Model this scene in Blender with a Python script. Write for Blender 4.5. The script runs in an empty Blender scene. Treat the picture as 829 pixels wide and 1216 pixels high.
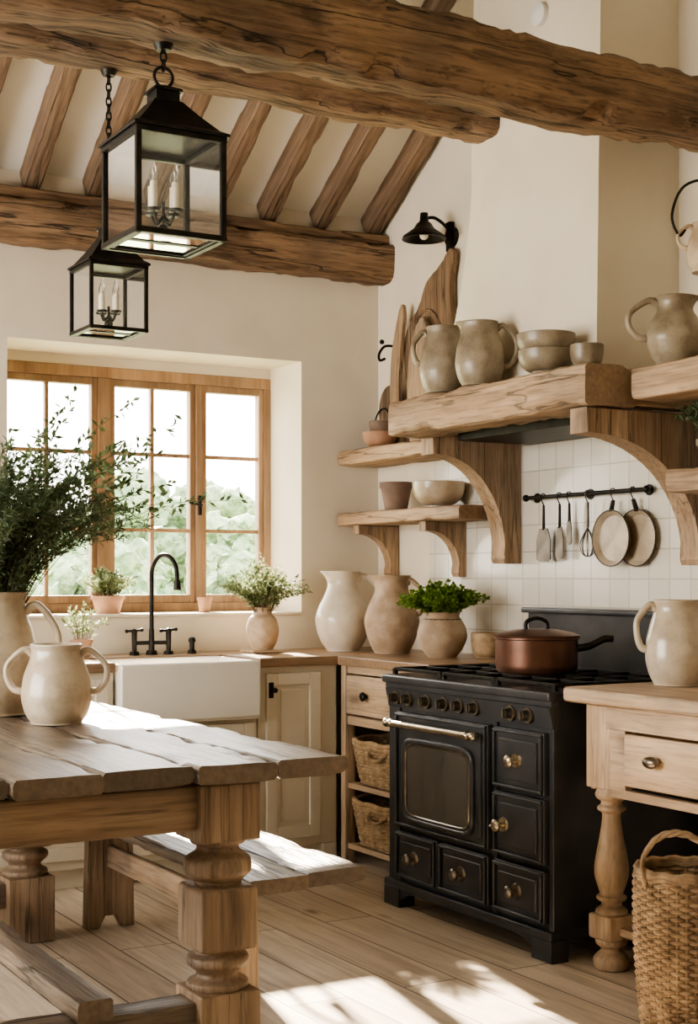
import bpy, bmesh, math, random
from mathutils import Vector, Matrix, noise
random.seed(7)
SC=bpy.context.scene; COL=SC.collection
W={}
# ---------------------------------------------------------------- materials
def nt(name):
    m=bpy.data.materials.new(name); m.use_nodes=True
    n=m.node_tree.nodes; l=m.node_tree.links
    return m,n,l,n['Principled BSDF']
def ramp(n,cols):
    r=n.new('ShaderNodeValToRGB'); e=r.color_ramp.elements
    e[0].position=cols[0][0]; e[0].color=(*cols[0][1],1)
    e[1].position=cols[-1][0]; e[1].color=(*cols[-1][1],1)
    for p,c in cols[1:-1]:
        x=e.new(p); x.color=(*c,1)
    return r
def mult(n,l,a,b):
    mx=n.new('ShaderNodeMix'); mx.data_type='RGBA'; mx.blend_type='MULTIPLY'; mx.inputs[0].default_value=1
    l.new(a,mx.inputs[6]); l.new(b,mx.inputs[7]); return mx.outputs[2]
def wood(name,dark,mid,light,axis='Y',rough=.6,bump=.25,var=.35,sc=1.0,crack=.5,tilt=0,split=0,knot=.6,sw=.009,coat=0):
    m,n,l,bs=nt(name)
    tc=n.new('ShaderNodeTexCoord'); geo=n.new('ShaderNodeNewGeometry')
    src=tc.outputs['Object']; nsrc=tc.outputs['Normal']
    if tilt:
        vr=n.new('ShaderNodeVectorRotate'); vr.rotation_type='X_AXIS'; vr.inputs['Angle'].default_value=tilt
        l.new(src,vr.inputs['Vector']); src=vr.outputs[0]
        vr=n.new('ShaderNodeVectorRotate'); vr.rotation_type='X_AXIS'; vr.inputs['Angle'].default_value=tilt
        l.new(nsrc,vr.inputs['Vector']); nsrc=vr.outputs[0]
    # end grain mask
    sx=n.new('ShaderNodeSeparateXYZ'); l.new(nsrc,sx.inputs[0])
    ab=n.new('ShaderNodeMath'); ab.operation='ABSOLUTE'; l.new(sx.outputs['XYZ'.index(axis)],ab.inputs[0])
    em=n.new('ShaderNodeMapRange'); em.inputs[1].default_value=.6; em.inputs[2].default_value=.85; em.inputs[3].default_value=0; em.inputs[4].default_value=1; l.new(ab.outputs[0],em.inputs[0])
    add=n.new('ShaderNodeVectorMath'); add.operation='ADD'
    mul=n.new('ShaderNodeMath'); mul.operation='MULTIPLY'; mul.inputs[1].default_value=7.3
    l.new(geo.outputs['Random Per Island'],mul.inputs[0])
    l.new(src,add.inputs[0]); l.new(mul.outputs[0],add.inputs[1])
    def mp_(cross,along):
        mp=n.new('ShaderNodeMapping'); l.new(add.outputs[0],mp.inputs['Vector'])
        s=[cross*sc]*3; s['XYZ'.index(axis)]=along*sc; mp.inputs['Scale'].default_value=s; return mp.outputs[0]
    v1=mp_(15,.9)
    n1=n.new('ShaderNodeTexNoise'); n1.inputs['Scale'].default_value=1.0; n1.inputs['Detail'].default_value=9; n1.inputs['Roughness'].default_value=.62; n1.inputs['Distortion'].default_value=.35
    l.new(v1,n1.inputs['Vector'])
    n2=n.new('ShaderNodeTexNoise'); n2.inputs['Scale'].default_value=6; n2.inputs['Detail'].default_value=5
    l.new(v1,n2.inputs['Vector'])
    r=ramp(n,[(.30,dark),(.5,mid),(.70,light)]); l.new(n1.outputs[0],r.inputs[0])
    r2=ramp(n,[(.36,(1-crack,)*3),(.5,(1,1,1))]); l.new(n2.outputs[0],r2.inputs[0])
    out=mult(n,l,r.outputs[0],r2.outputs[0])
    hsum=n.new('ShaderNodeMath'); hsum.operation='ADD'; l.new(n1.outputs[0],hsum.inputs[0]); l.new(n2.outputs[0],hsum.inputs[1]); h=hsum.outputs[0]
    def addh(sock,k):
        nonlocal h
        a2=n.new('ShaderNodeMath'); a2.operation='MULTIPLY_ADD'; a2.inputs[1].default_value=k; l.new(sock,a2.inputs[0]); l.new(h,a2.inputs[2]); h=a2.outputs[0]
    if split:
        n3=n.new('ShaderNodeTexNoise'); n3.inputs['Scale'].default_value=1; n3.inputs['Detail'].default_value=4; n3.inputs['Distortion'].default_value=.15
        l.new(mp_(8,.4),n3.inputs['Vector'])
        r3=ramp(n,[(.5-sw,(1,1,1)),(.5,(1-split,)*3),(.5+sw,(1,1,1))]); l.new(n3.outputs[0],r3.inputs[0])
        out=mult(n,l,out,r3.outputs[0]); addh(r3.outputs[0],1.4)
    if knot:
        nd=n.new('ShaderNodeTexNoise'); nd.inputs['Scale'].default_value=6; l.new(add.outputs[0],nd.inputs['Vector'])
        va=n.new('ShaderNodeVectorMath'); va.operation='MULTIPLY_ADD'; va.inputs[1].default_value=(.5,.5,.5); l.new(nd.outputs['Color'],va.inputs[0]); l.new(mp_(4.2,2.0),va.inputs[2])
        vo=n.new('ShaderNodeTexVoronoi'); vo.inputs['Scale'].default_value=1; l.new(va.outputs[0],vo.inputs['Vector'])
        r6=ramp(n,[(.06,(1-knot,1-knot*1.05,1-knot*1.1)),(.12,(1-knot*.45,)*3),(.20,(1,1,1))]); l.new(vo.outputs['Distance'],r6.inputs[0])
        out=mult(n,l,out,r6.outputs[0]); addh(r6.outputs[0],.5)
    n5=n.new('ShaderNodeTexNoise'); n5.inputs['Scale'].default_value=60; n5.inputs['Detail'].default_value=3; l.new(add.outputs[0],n5.inputs['Vector'])
    k=.85
    r5=ramp(n,[(.3,tuple(c*.75*k for c in mid)),(.7,tuple(c*1.2*k for c in mid))]); l.new(n5.outputs[0],r5.inputs[0])
    mx=n.new('ShaderNodeMix'); mx.data_type='RGBA'; l.new(em.outputs[0],mx.inputs[0]); l.new(out,mx.inputs[6]); l.new(r5.outputs[0],mx.inputs[7]); out=mx.outputs[2]
    n4=n.new('ShaderNodeTexNoise'); n4.inputs['Scale'].default_value=2.6; n4.inputs['Detail'].default_value=4; l.new(add.outputs[0],n4.inputs['Vector'])
    r4=ramp(n,[(.35,(.72,.73,.76)),(.65,(1.14,1.12,1.08))]); l.new(n4.outputs[0],r4.inputs[0]); out=mult(n,l,out,r4.outputs[0])
    mr=n.new('ShaderNodeMapRange'); mr.inputs[3].default_value=1-var; mr.inputs[4].default_value=1+var*.5
    l.new(geo.outputs['Random Per Island'],mr.inputs[0])
    out=mult(n,l,out,mr.outputs[0])
    l.new(out,bs.inputs['Base Color'])
    bs.inputs['Roughness'].default_value=rough
    if coat: bs.inputs['Coat Weight'].default_value=coat; bs.inputs['Coat Roughness'].default_value=.32
    bp=n.new('ShaderNodeBump'); bp.inputs['Distance'].default_value=.01
    st=n.new('ShaderNodeMapRange'); st.inputs[3].default_value=bump; st.inputs[4].default_value=bump*.12; l.new(em.outputs[0],st.inputs[0]); l.new(st.outputs[0],bp.inputs['Strength'])
    l.new(h,bp.inputs['Height']); l.new(bp.outputs[0],bs.inputs['Normal'])
    return m
def mot(name,c1,c2,scale=4,rough=.5,bump=.05,metal=0,speck=0,coat=0,bd=.005,detail=5,band=0):
    m,n,l,bs=nt(name)
    tc=n.new('ShaderNodeTexCoord')
    n1=n.new('ShaderNodeTexNoise'); n1.inputs['Scale'].default_value=scale; n1.inputs['Detail'].default_value=detail
    l.new(tc.outputs['Object'],n1.inputs['Vector'])
    r=ramp(n,[(.35,c1),(.68,c2)]); l.new(n1.outputs[0],r.inputs[0])
    out=r.outputs[0]
    if speck:
        n2=n.new('ShaderNodeTexNoise'); n2.inputs['Scale'].default_value=190; l.new(tc.outputs['Object'],n2.inputs['Vector'])
        r2=ramp(n,[(.27,(1-speck,)*3),(.36,(1,1,1))]); l.new(n2.outputs[0],r2.inputs[0])
        out=mult(n,l,out,r2.outputs[0])
    if band:
        n3=n.new('ShaderNodeTexNoise'); n3.inputs['Scale'].default_value=14; n3.inputs['Detail'].default_value=6; n3.inputs['Roughness'].default_value=.7; l.new(tc.outputs['Object'],n3.inputs['Vector'])
        r3=ramp(n,[(.36,(1-band,1-band*1.15,1-band*1.3)),(.56,(1,1,1))]); l.new(n3.outputs[0],r3.inputs[0])
        out=mult(n,l,out,r3.outputs[0])
    l.new(out,bs.inputs['Base Color'])
    bs.inputs['Roughness'].default_value=rough; bs.inputs['Metallic'].default_value=metal
    if coat: bs.inputs['Coat Weight'].default_value=coat; bs.inputs['Coat Roughness'].default_value=.15
    if bump:
        bp=n.new('ShaderNodeBump'); bp.inputs['Strength'].default_value=bump*4; bp.inputs['Distance'].default_value=bd
        l.new(n1.outputs[0],bp.inputs['Height']); l.new(bp.outputs[0],bs.inputs['Normal'])
    return m
def tiles(name,c1,c2,mortar,bw,bh,ms,ax,rough,offset=0.0,bump=.4,grain=False):
    m,n,l,bs=nt(name)
    tc=n.new('ShaderNodeTexCoord'); sp=n.new('ShaderNodeSeparateXYZ'); cb=n.new('ShaderNodeCombineXYZ')
    l.new(tc.outputs['Object'],sp.inputs[0])
    l.new(sp.outputs['XYZ'.index(ax[0])],cb.inputs[0]); l.new(sp.outputs['XYZ'.index(ax[1])],cb.inputs[1])
    br=n.new('ShaderNodeTexBrick'); br.offset=offset; br.offset_frequency=2; br.squash=1
    br.inputs['Scale'].default_value=1; br.inputs['Brick Width'].default_value=bw; br.inputs['Row Height'].default_value=bh
    br.inputs['Mortar Size'].default_value=ms; br.inputs['Mortar Smooth'].default_value=.3
    br.inputs['Color1'].default_value=(*c1,1); br.inputs['Color2'].default_value=(*c2,1); br.inputs['Mortar'].default_value=(*mortar,1)
    l.new(cb.outputs[0],br.inputs['Vector'])
    out=br.outputs['Color']
    bs.inputs['Roughness'].default_value=rough
    bp=n.new('ShaderNodeBump'); bp.inputs['Strength'].default_value=bump; bp.inputs['Distance'].default_value=.004; bp.invert=True
    h=br.outputs['Fac']
    if grain:
        mp=n.new('ShaderNodeMapping'); mp.inputs['Scale'].default_value=(1.0,16,1)
        av=n.new('ShaderNodeVectorMath'); av.operation='ADD'; l.new(cb.outputs[0],av.inputs[0]); l.new(br.outputs['Color'],av.inputs[1])
        l.new(av.outputs[0],mp.inputs['Vector'])
        n1=n.new('ShaderNodeTexNoise'); n1.inputs['Scale'].default_value=1.6; n1.inputs['Detail'].default_value=9; n1.inputs['Distortion'].default_value=1.0; n1.inputs['Roughness'].default_value=.62
        l.new(mp.outputs[0],n1.inputs['Vector'])
        r=ramp(n,[(.3,(.60,.55,.50)),(.5,(.93,.91,.89)),(.7,(1.12,1.10,1.08))]); l.new(n1.outputs[0],r.inputs[0])
        out=mult(n,l,out,r.outputs[0])
        n3=n.new('ShaderNodeTexNoise'); n3.inputs['Scale'].default_value=1.5; n3.inputs['Detail'].default_value=5; l.new(cb.outputs[0],n3.inputs['Vector'])
        r3=ramp(n,[(.35,(.80,.78,.76)),(.62,(1,1,1))]); l.new(n3.outputs[0],r3.inputs[0])
        out=mult(n,l,out,r3.outputs[0])
        mk=n.new('ShaderNodeMapping'); mk.inputs['Scale'].default_value=(1.6,3.6,1); l.new(av.outputs[0],mk.inputs['Vector'])
        vo=n.new('ShaderNodeTexVoronoi'); vo.inputs['Scale'].default_value=1; l.new(mk.outputs[0],vo.inputs['Vector'])
        r6=ramp(n,[(.035,(.35,.28,.22)),(.07,(.72,.66,.6)),(.12,(1,1,1))]); l.new(vo.outputs['Distance'],r6.inputs[0]); out=mult(n,l,out,r6.outputs[0])
    else:
        nb=n.new('ShaderNodeTexNoise'); nb.inputs['Scale'].default_value=9; l.new(cb.outputs[0],nb.inputs['Vector'])
        a2=n.new('ShaderNodeMath'); a2.operation='MULTIPLY_ADD'; a2.inputs[1].default_value=.6; l.new(nb.outputs[0],a2.inputs[0]); l.new(h,a2.inputs[2]); h=a2.outputs[0]
    l.new(h,bp.inputs['Height']); l.new(out,bs.inputs['Base Color']); l.new(bp.outputs[0],bs.inputs['Normal'])
    return m
def glassm(name,tint=(1,1,1),gl=.12,haze=0):
    m=bpy.data.materials.new(name); m.use_nodes=True; n=m.node_tree.nodes; l=m.node_tree.links
    n.remove(n['Principled BSDF']); o=n['Material Output']
    t=n.new('ShaderNodeBsdfTransparent'); t.inputs[0].default_value=(*tint,1)
    g=n.new('ShaderNodeBsdfGlossy'); g.inputs['Roughness'].default_value=.03
    f=n.new('ShaderNodeFresnel'); f.inputs[0].default_value=1.45
    a=n.new('ShaderNodeMath'); a.operation='MULTIPLY'; a.inputs[1].default_value=gl*8; l.new(f.outputs[0],a.inputs[0])
    src=t.outputs[0]
    if haze:
        tl=n.new('ShaderNodeBsdfTranslucent'); tl.inputs[0].default_value=(.95,.97,.92,1)
        mh=n.new('ShaderNodeMixShader'); mh.inputs[0].default_value=haze; l.new(src,mh.inputs[1]); l.new(tl.outputs[0],mh.inputs[2]); src=mh.outputs[0]
    mx=n.new('ShaderNodeMixShader'); l.new(a.outputs[0],mx.inputs[0]); l.new(src,mx.inputs[1]); l.new(g.outputs[0],mx.inputs[2])
    l.new(mx.outputs[0],o.inputs[0]); return m
def leafm(name,c1,c2):
    m,n,l,bs=nt(name)
    geo=n.new('ShaderNodeNewGeometry'); r=ramp(n,[(0,c1),(1,c2)]); l.new(geo.outputs['Random Per Island'],r.inputs[0])
    l.new(r.outputs[0],bs.inputs['Base Color']); bs.inputs['Roughness'].default_value=.5
    tr=n.new('ShaderNodeBsdfTranslucent'); l.new(r.outputs[0],tr.inputs[0])
    mx=n.new('ShaderNodeMixShader'); mx.inputs[0].default_value=.45
    o=n['Material Output']; l.new(bs.outputs[0],mx.inputs[1]); l.new(tr.outputs[0],mx.inputs[2]); l.new(mx.outputs[0],o.inputs[0])
    return m
M={}
bd,bm_,bl=(.085,.050,.029),(.225,.142,.084),(.36,.245,.155)
for a in 'XYZ':
    M['beam'+a]=wood('old_oak_beam_'+a,bd,bm_,bl,a,.75,.7,.12,1,.45,split=.85,sw=.012,knot=.6)
    M['shelf'+a]=wood('aged_pine_'+a,(.22,.14,.082),(.38,.26,.165),(.54,.40,.275),a,.65,.5,.18,1,.32,split=.6,sw=.010)
    M['pale'+a]=wood('pale_oak_'+a,(.36,.255,.165),(.49,.36,.245),(.60,.465,.34),a,.5,.25,.12,1.2,.2,split=.3,knot=.4)
    M['table'+a]=wood('weathered_table_wood_'+a,(.075,.055,.042),(.175,.132,.10),(.30,.24,.19),a,.38,.55,.25,1.0,.45,split=.88,sw=.012,knot=.65,coat=.35)
    M['tleg'+a]=wood('table_leg_wood_'+a,(.16,.108,.068),(.30,.21,.14),(.42,.31,.22),a,.5,.35,.12,1.0,.28,split=.55)
    M['win'+a]=wood('window_pine_'+a,(.25,.145,.08),(.37,.235,.14),(.46,.31,.20),a,.5,.1,.1,1,.1,knot=0)
M['rafter']=wood('rafter_oak',(.075,.047,.029),(.19,.122,.076),(.30,.205,.135),'Y',.75,.5,.2,1,.35,tilt=math.atan(.66),split=.7)
M['counter']=wood('oak_worktop',(.26,.16,.09),(.38,.25,.155),(.48,.35,.23),'X',.35,.1,.2,1,.2,knot=.3)
M['wall']=mot('cream_plaster',(.69,.615,.50),(.75,.68,.565),3,.9,.03,bd=.01)
M['ceil']=mot('ceiling_plaster',(.80,.76,.68),(.85,.82,.75),3,.9,.03)
M['cab']=mot('cream_painted_wood',(.67,.61,.50),(.72,.66,.55),5,.5,.01)
M['floor']=tiles('oak_floor_planks',(.60,.50,.39),(.78,.68,.56),(.14,.10,.065),2.4,.205,.0035,'YX',.42,.37,.5,True)
M['tile']=tiles('cream_wall_tile',(.66,.62,.545),(.75,.71,.63),(.50,.46,.39),.118,.118,.003,'YZ',.16,bump=.3)
M['black']=mot('charcoal_cast_iron',(.032,.034,.039),(.056,.059,.066),8,.30,.012,0.25)
M['iron']=mot('wrought_iron',(.014,.013,.012),(.034,.030,.026),20,.45,.05,.8)
M['brass']=mot('worn_silvered_brass',(.33,.28,.21),(.50,.44,.34),20,.26,.02,1)
M['steel']=mot('aged_steel',(.07,.06,.05),(.16,.135,.11),12,.4,.02,.9)
M['pewter']=mot('dark_pewter',(.15,.13,.11),(.30,.265,.22),12,.28,.02,1)
M['copper']=mot('aged_copper',(.09,.045,.03),(.20,.095,.06),5,.35,.02,.7)
M['cer_w']=mot('white_glazed_stoneware',(.62,.55,.44),(.74,.67,.56),4,.3,.01,0,.06,.35,band=.10)
M['cer_c']=mot('cream_glazed_stoneware',(.42,.34,.245),(.58,.495,.38),5,.3,.02,0,.15,.35,band=.2)
M['cer_g']=mot('taupe_stoneware',(.21,.165,.11),(.35,.29,.21),5,.42,.03,0,.2,.2,band=.3)
M['cer_s']=mot('sandy_stoneware',(.40,.28,.19),(.58,.46,.33),6,.55,.03,0,.12,band=.2)
M['terra']=mot('terracotta',(.32,.17,.105),(.46,.27,.175),8,.75,.03)
M['clay']=mot('dark_clay',(.14,.09,.065),(.24,.16,.12),8,.7,.03)
M['sink']=mot('white_fireclay',(.78,.75,.69),(.84,.81,.75),3,.18,0,0,0,.5)
M['wick']=mot('wicker',(.29,.19,.10),(.52,.38,.235),25,.65,.05)
M['wickl']=mot('brown_wicker',(.18,.115,.063),(.39,.275,.165),22,.65,.05)
M['glass']=glassm('clear_glass',gl=.06); M['lglass']=glassm('lantern_glass',(1,1,1),.11,.05)
M['oglass']=mot('dark_oven_glass',(.030,.030,.028),(.055,.053,.047),3,.07,0,0,0,1)
M['wax']=mot('candle_wax',(.75,.68,.52),(.8,.74,.6),4,.5,0)
M['herb']=leafm('herb_leaves',(.08,.16,.02),(.25,.38,.06))
M['rose']=leafm('rosemary_leaves',(.045,.075,.032),(.17,.23,.115))
M['olive']=leafm('olive_leaves',(.07,.12,.045),(.22,.30,.15))
M['sage']=leafm('sage_leaves',(.13,.18,.08),(.34,.39,.22))
M['stem']=mot('stems',(.08,.065,.03),(.14,.12,.06),20,.7,0)
M['soil']=mot('soil',(.02,.014,.01),(.05,.035,.025),30,.95,.1)
M['tree']=mot('tree_foliage',(.13,.20,.11),(.30,.38,.24),5,.9,.2,bd=.2)
M['grass']=mot('grass',(.30,.36,.20),(.40,.46,.28),.6,.95,0)
M['white']=mot('white_enamel',(.7,.68,.64),(.75,.73,.7),4,.4,0)
# ---------------------------------------------------------------- builders
def cat(pts,k=6):
    out=[]; n=len(pts); P=[Vector(p) for p in pts]
    for i in range(n-1):
        a=P[max(i-1,0)];b=P[i];c=P[i+1];d=P[min(i+2,n-1)]
        for j in range(k):
            t=j/k
            out.append(.5*((2*b)+(c-a)*t+(2*a-5*b+4*c-d)*t*t+(3*b-a-3*c+d)*t**3))
    out.append(P[-1]); return out
class B:
    def __init__(s): s.bm=bmesh.new()
    def face(s,vs):
        try: s.bm.faces.new(vs)
        except ValueError: pass
    def box(s,x0,x1,y0,y1,z0,z1,bev=0,seg=2):
        r=bmesh.ops.create_cube(s.bm,size=1)['verts']
        for v in r:
            v.co=Vector((x1 if v.co.x>0 else x0,y1 if v.co.y>0 else y0,z1 if v.co.z>0 else z0))
        if bev:
            es=list({e for v in r for e in v.link_edges})
            bmesh.ops.bevel(s.bm,geom=es,offset=bev,segments=seg,affect='EDGES',profile=.5)
        return s
    def rings(s,rs,cap=True,closed=False):
        R=[[s.bm.verts.new(p) for p in r] for r in rs]; n=len(R[0])
        for i in range(len(R)-(0 if closed else 1)):
            a=R[i];b=R[(i+1)%len(R)]
            for j in range(n): s.face([a[j],a[(j+1)%n],b[(j+1)%n],b[j]])
        if cap and not closed:
            s.face(R[0][::-1]); s.face(R[-1])
        return s
    def beam(s,p0,p1,w,h,amp=.008,seg=None,ch=.015,seed=0,freq=2.2,up=(0,0,1),chip=0):
        p0=Vector(p0);p1=Vector(p1);d=(p1-p0);L=d.length;d.normalize()
        sd=d.cross(Vector(up)).normalized();u=sd.cross(d).normalized()
        seg=seg or max(4,int(L/(.03 if chip else .06)))
        sec=[]
        hw,hh=w/2,h/2
        for i in range(4):
            q={0:[(-hw,-hh+ch),(-hw+ch,-hh)],1:[(hw-ch,-hh),(hw,-hh+ch)],2:[(hw,hh-ch),(hw-ch,hh)],3:[(-hw+ch,hh),(-hw,hh-ch)]}[i]
            sec+=[(*q[0],1),(*q[1],1)]
            e=q[1]; f={0:(hw-ch,-hh),1:(hw,hh-ch),2:(-hw+ch,hh),3:(-hw,-hh+ch)}[i]
            for t in(.25,.5,.75): sec.append((e[0]+(f[0]-e[0])*t,e[1]+(f[1]-e[1])*t,0))
        rs=[]
        for i in range(seg+1):
            c=p0+d*(L*i/seg); r=[]
            for a,b,ed in sec:
                p=c+sd*a+u*b
                nv=noise.noise_vector(p*freq+Vector((seed*3.1,seed,0)))*amp*1.6+noise.noise_vector(p*freq*4)*amp*.6+noise.noise_vector(p*freq*11)*amp*.2
                nv-=d*nv.dot(d)
                if chip and ed:
                    cv=max(0,noise.noise(p*7+Vector((seed,0,seed)))-.12)*chip*3+max(0,noise.noise(p*19)-.1)*chip
                    nv-=(sd*(1 if a>0 else -1)+u*(1 if b>0 else -1))*cv
                r.append(p+nv)
            rs.append(r)
        return s.rings(rs)
    def lathe(s,prof,x,y,z,seg=32,fn=None,rx=1,ry=1,close=False):
        rs=[]
        for r,h in prof:
            ring=[]
            for j in range(seg):
                a=2*math.pi*j/seg; rr=max(r,.0004)
                if fn: rr*=fn(a,h)
                ring.append((x+rr*math.cos(a)*rx,y+rr*math.sin(a)*ry,z+h))
            rs.append(ring)
        return s.rings(rs)
    def tube(s,pts,r,seg=8,flat=1.0,cap=True,closed=False):
        P=[Vector(p) for p in pts]; n=len(P); rs=[]; up=None
        for i in range(n):
            if closed: t=(P[(i+1)%n]-P[i-1])
            else: t=(P[min(i+1,n-1)]-P[max(i-1,0)])
            if t.length<1e-9: t=Vector((0,0,1))
            t.normalize()
            if up is None:
                up=Vector((0,0,1)) if abs(t.z)<.9 else Vector((1,0,0))
            up=(up-t*up.dot(t))
            if up.length<1e-6: up=Vector((1,0,0))-t*t.x
            up.normalize(); sd=t.cross(up)
            rr=r[i] if isinstance(r,(list,tuple)) else r
            rs.append([P[i]+sd*math.cos(2*math.pi*j/seg)*rr*flat+up*math.sin(2*math.pi*j/seg)*rr for j in range(seg)])
        return s.rings(rs,cap,closed)
    def cyl(s,p0,p1,r0,r1=None,seg=16):
        return s.tube([p0,p1],[r0,r0 if r1 is None else r1],seg)
    def prism(s,poly,axis,a,b,bev=0):
        def mk(p,c):
            if axis=='Y': return (p[0],c,p[1])
            if axis=='X': return (c,p[0],p[1])
            return (p[0],p[1],c)
        n=len(poly); A=[s.bm.verts.new(mk(p,a)) for p in poly]; Bv=[s.bm.verts.new(mk(p,b)) for p in poly]
        fs=[s.bm.faces.new(A[::-1]),s.bm.faces.new(Bv)]
        for i in range(n): fs.append(s.bm.faces.new([A[i],A[(i+1)%n],Bv[(i+1)%n],Bv[i]]))
        if bev:
            es=list(set(fs[0].edges)|set(fs[1].edges))
            bmesh.ops.bevel(s.bm,geom=es,offset=bev,segments=2,affect='EDGES',profile=.5)
        return s
    def sphere(s,x,y,z,rx,ry=None,rz=None,sub=2,amp=0,freq=3):
        ry=ry or rx; rz=rz or rx
        vs=bmesh.ops.create_icosphere(s.bm,subdivisions=sub,radius=1)['verts']
        for v in vs:
            p=Vector((v.co.x*rx,v.co.y*ry,v.co.z*rz))+Vector((x,y,z))
            if amp: p+=noise.noise_vector(p*freq)*amp+noise.noise_vector(p*freq*3)*amp*.7
            v.co=p
        return s
    def leaf(s,p,d,L,w):
        d=d.normalized(); sd=d.cross(Vector((random.uniform(-1,1),random.uniform(-1,1),random.uniform(-1,1))))
        if sd.length<1e-4: return
        sd.normalize(); nrm=d.cross(sd)
        a=s.bm.verts.new(p); b=s.bm.verts.new(p+d*L*.5+sd*w); c=s.bm.verts.new(p+d*L+nrm*L*.12); e=s.bm.verts.new(p+d*L*.5-sd*w)
        s.bm.faces.new((a,b,c,e))
def fin(b,name,mat,parent=None,label=None,cat_=None,group=None,kind=None,angle=50,smooth=True):
    bm=b.bm
    bmesh.ops.recalc_face_normals(bm,faces=bm.faces[:])
    mn=Vector((1e9,)*3);mx=-mn
    for v in bm.verts:
        for i in range(3): mn[i]=min(mn[i],v.co[i]);mx[i]=max(mx[i],v.co[i])
    c=(mn+mx)/2
    if parent is None: c.z=mn.z
    if mat in ('floor','tile'): c=Vector((0,0,0))
    for v in bm.verts: v.co-=c
    me=bpy.data.meshes.new(name); bm.to_mesh(me); bm.free()
    if smooth:
        for p in me.polygons: p.use_smooth=True
        me.set_sharp_from_angle(angle=math.radians(angle))
    me.materials.append(M[mat])
    o=bpy.data.objects.new(name,me); COL.objects.link(o)
    if smooth:
        wn=o.modifiers.new('wn','WEIGHTED_NORMAL'); wn.keep_sharp=True
    W[o.name]=c
    if parent is not None:
        o.parent=parent; o.location=c-W[parent.name]
    else: o.location=c
    if label: o['label']=label
    if cat_: o['category']=cat_
    if group: o['group']=group
    if kind: o['kind']=kind
    return o
def thing(name,loc,label,cat_,group=None,kind=None):
    o=bpy.data.objects.new(name,None); COL.objects.link(o); o.empty_display_size=.05
    o.location=loc; W[o.name]=Vector(loc); 
    if label:o['label']=label
    if cat_:o['category']=cat_
    if group:o['group']=group
    if kind:o['kind']=kind
    return o
# ================================================================= SHELL
XR=3.9; YB=6.45; K=.66; ZE=3.15
fin(B().box(-1.9,XR+.3,-1.2,6.95,-.12,0),'floor','floor',kind='structure',label='wide pale oak plank floor',smooth=False)
b=B()
b.box(-1.9,1.94,YB,6.9,0,ZE+.1).box(3.447,XR+.25,YB,6.9,0,ZE+.1).box(1.94,3.447,YB,6.9,0,1.115).box(1.94,3.447,YB,6.9,2.39,ZE+.1)
b.box(1.94,3.447,6.8,6.88,2.34,2.39)
fin(b,'wall_back','wall',kind='structure',label='cream plaster wall with deep window recess',smooth=False)
zr=ZE+K*(YB-2.7)
fin(B().prism([(-1.2,0),(YB,0),(YB,ZE),(2.7,zr),(-1.2,ZE-.1)],'X',XR,XR+.25),'wall_right','wall',kind='structure',label='cream plaster gable wall',smooth=False)
b=B().box(-1.9,-1.7,-1.2,3.0,0,5.8).box(-1.9,-1.7,6.1,YB,0,5.8).box(-1.9,-1.7,3.0,6.1,0,.9).box(-1.9,-1.7,3.0,6.1,2.5,5.8)  # unseen wall; the opening is added to let fill light in
fin(b,'wall_left','wall',kind='structure',label='cream plaster wall with opening added for fill light',smooth=False)
fin(B().box(-1.9,XR+.25,-1.3,-1.2,0,5.8),'wall_front','wall',kind='structure',label='cream plaster wall',smooth=False)
fin(B().prism([(6.95,ZE-K*.5),(2.7,zr),(-1.3,ZE-.15),(-1.3,ZE),(2.7,zr+.15),(6.95,ZE-K*.5+.15)],'X',-1.9,XR+.25),'ceiling','ceil',kind='structure',label='sloped cream plaster ceiling',smooth=False)
fin(B().box(1.95,3.44,6.43,6.8,1.115,1.13,.004),'trim_1','wall',kind='structure',label='pale window sill')
fin(B().box(XR-.012,XR,3.0,5.95,.945,1.95),'trim_2','tile',kind='structure',label='cream square tile backsplash',smooth=False)
for i in range(9):
    x=3.835-i*.30
    y0,y1=6.43,2.75
    b=B().beam((x,y0,3.03+K*(YB-y0)+.06),(x,y1,3.03+K*(YB-y1)+.06),.08,.115,.004,seed=i,ch=.006,chip=.004)
    fin(b,'ceiling_rafter','rafter',label='rough brown oak rafter on the sloped ceiling',cat_='rafter',group='sloping ceiling rafters')
b=B().beam((.2,6.37,2.90),(XR+.02,6.37,2.90),.16,.19,.010,seed=4,chip=.010); fin(b,'wall_plate_beam','beamX',label='rough brown oak beam above the window wall',cat_='beam')
b=B().beam((.2,6.40,3.025),(XR+.02,6.40,3.025),.12,.05,.004,seed=9,ch=.006,chip=.004); fin(b,'wall_plate_board','beamX',label='thin brown oak board on top of the wall beam',cat_='beam')
b=B().beam((-1.7,4.93,3.225),(3.535,4.93,3.225),.19,.20,.012,ch=.022,seed=2,chip=.014); fin(b,'tie_beam','beamX',label='rough hewn oak tie beam ending at the chimney hood',cat_='beam')
b=B().beam((-1.7,3.95,2.985),(3.92,3.95,2.985),.21,.23,.016,ch=.024,seed=6,chip=.016); fin(b,'tie_beam','beamX',label='thick rough hewn oak tie beam with deep cracks',cat_='beam')
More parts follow.
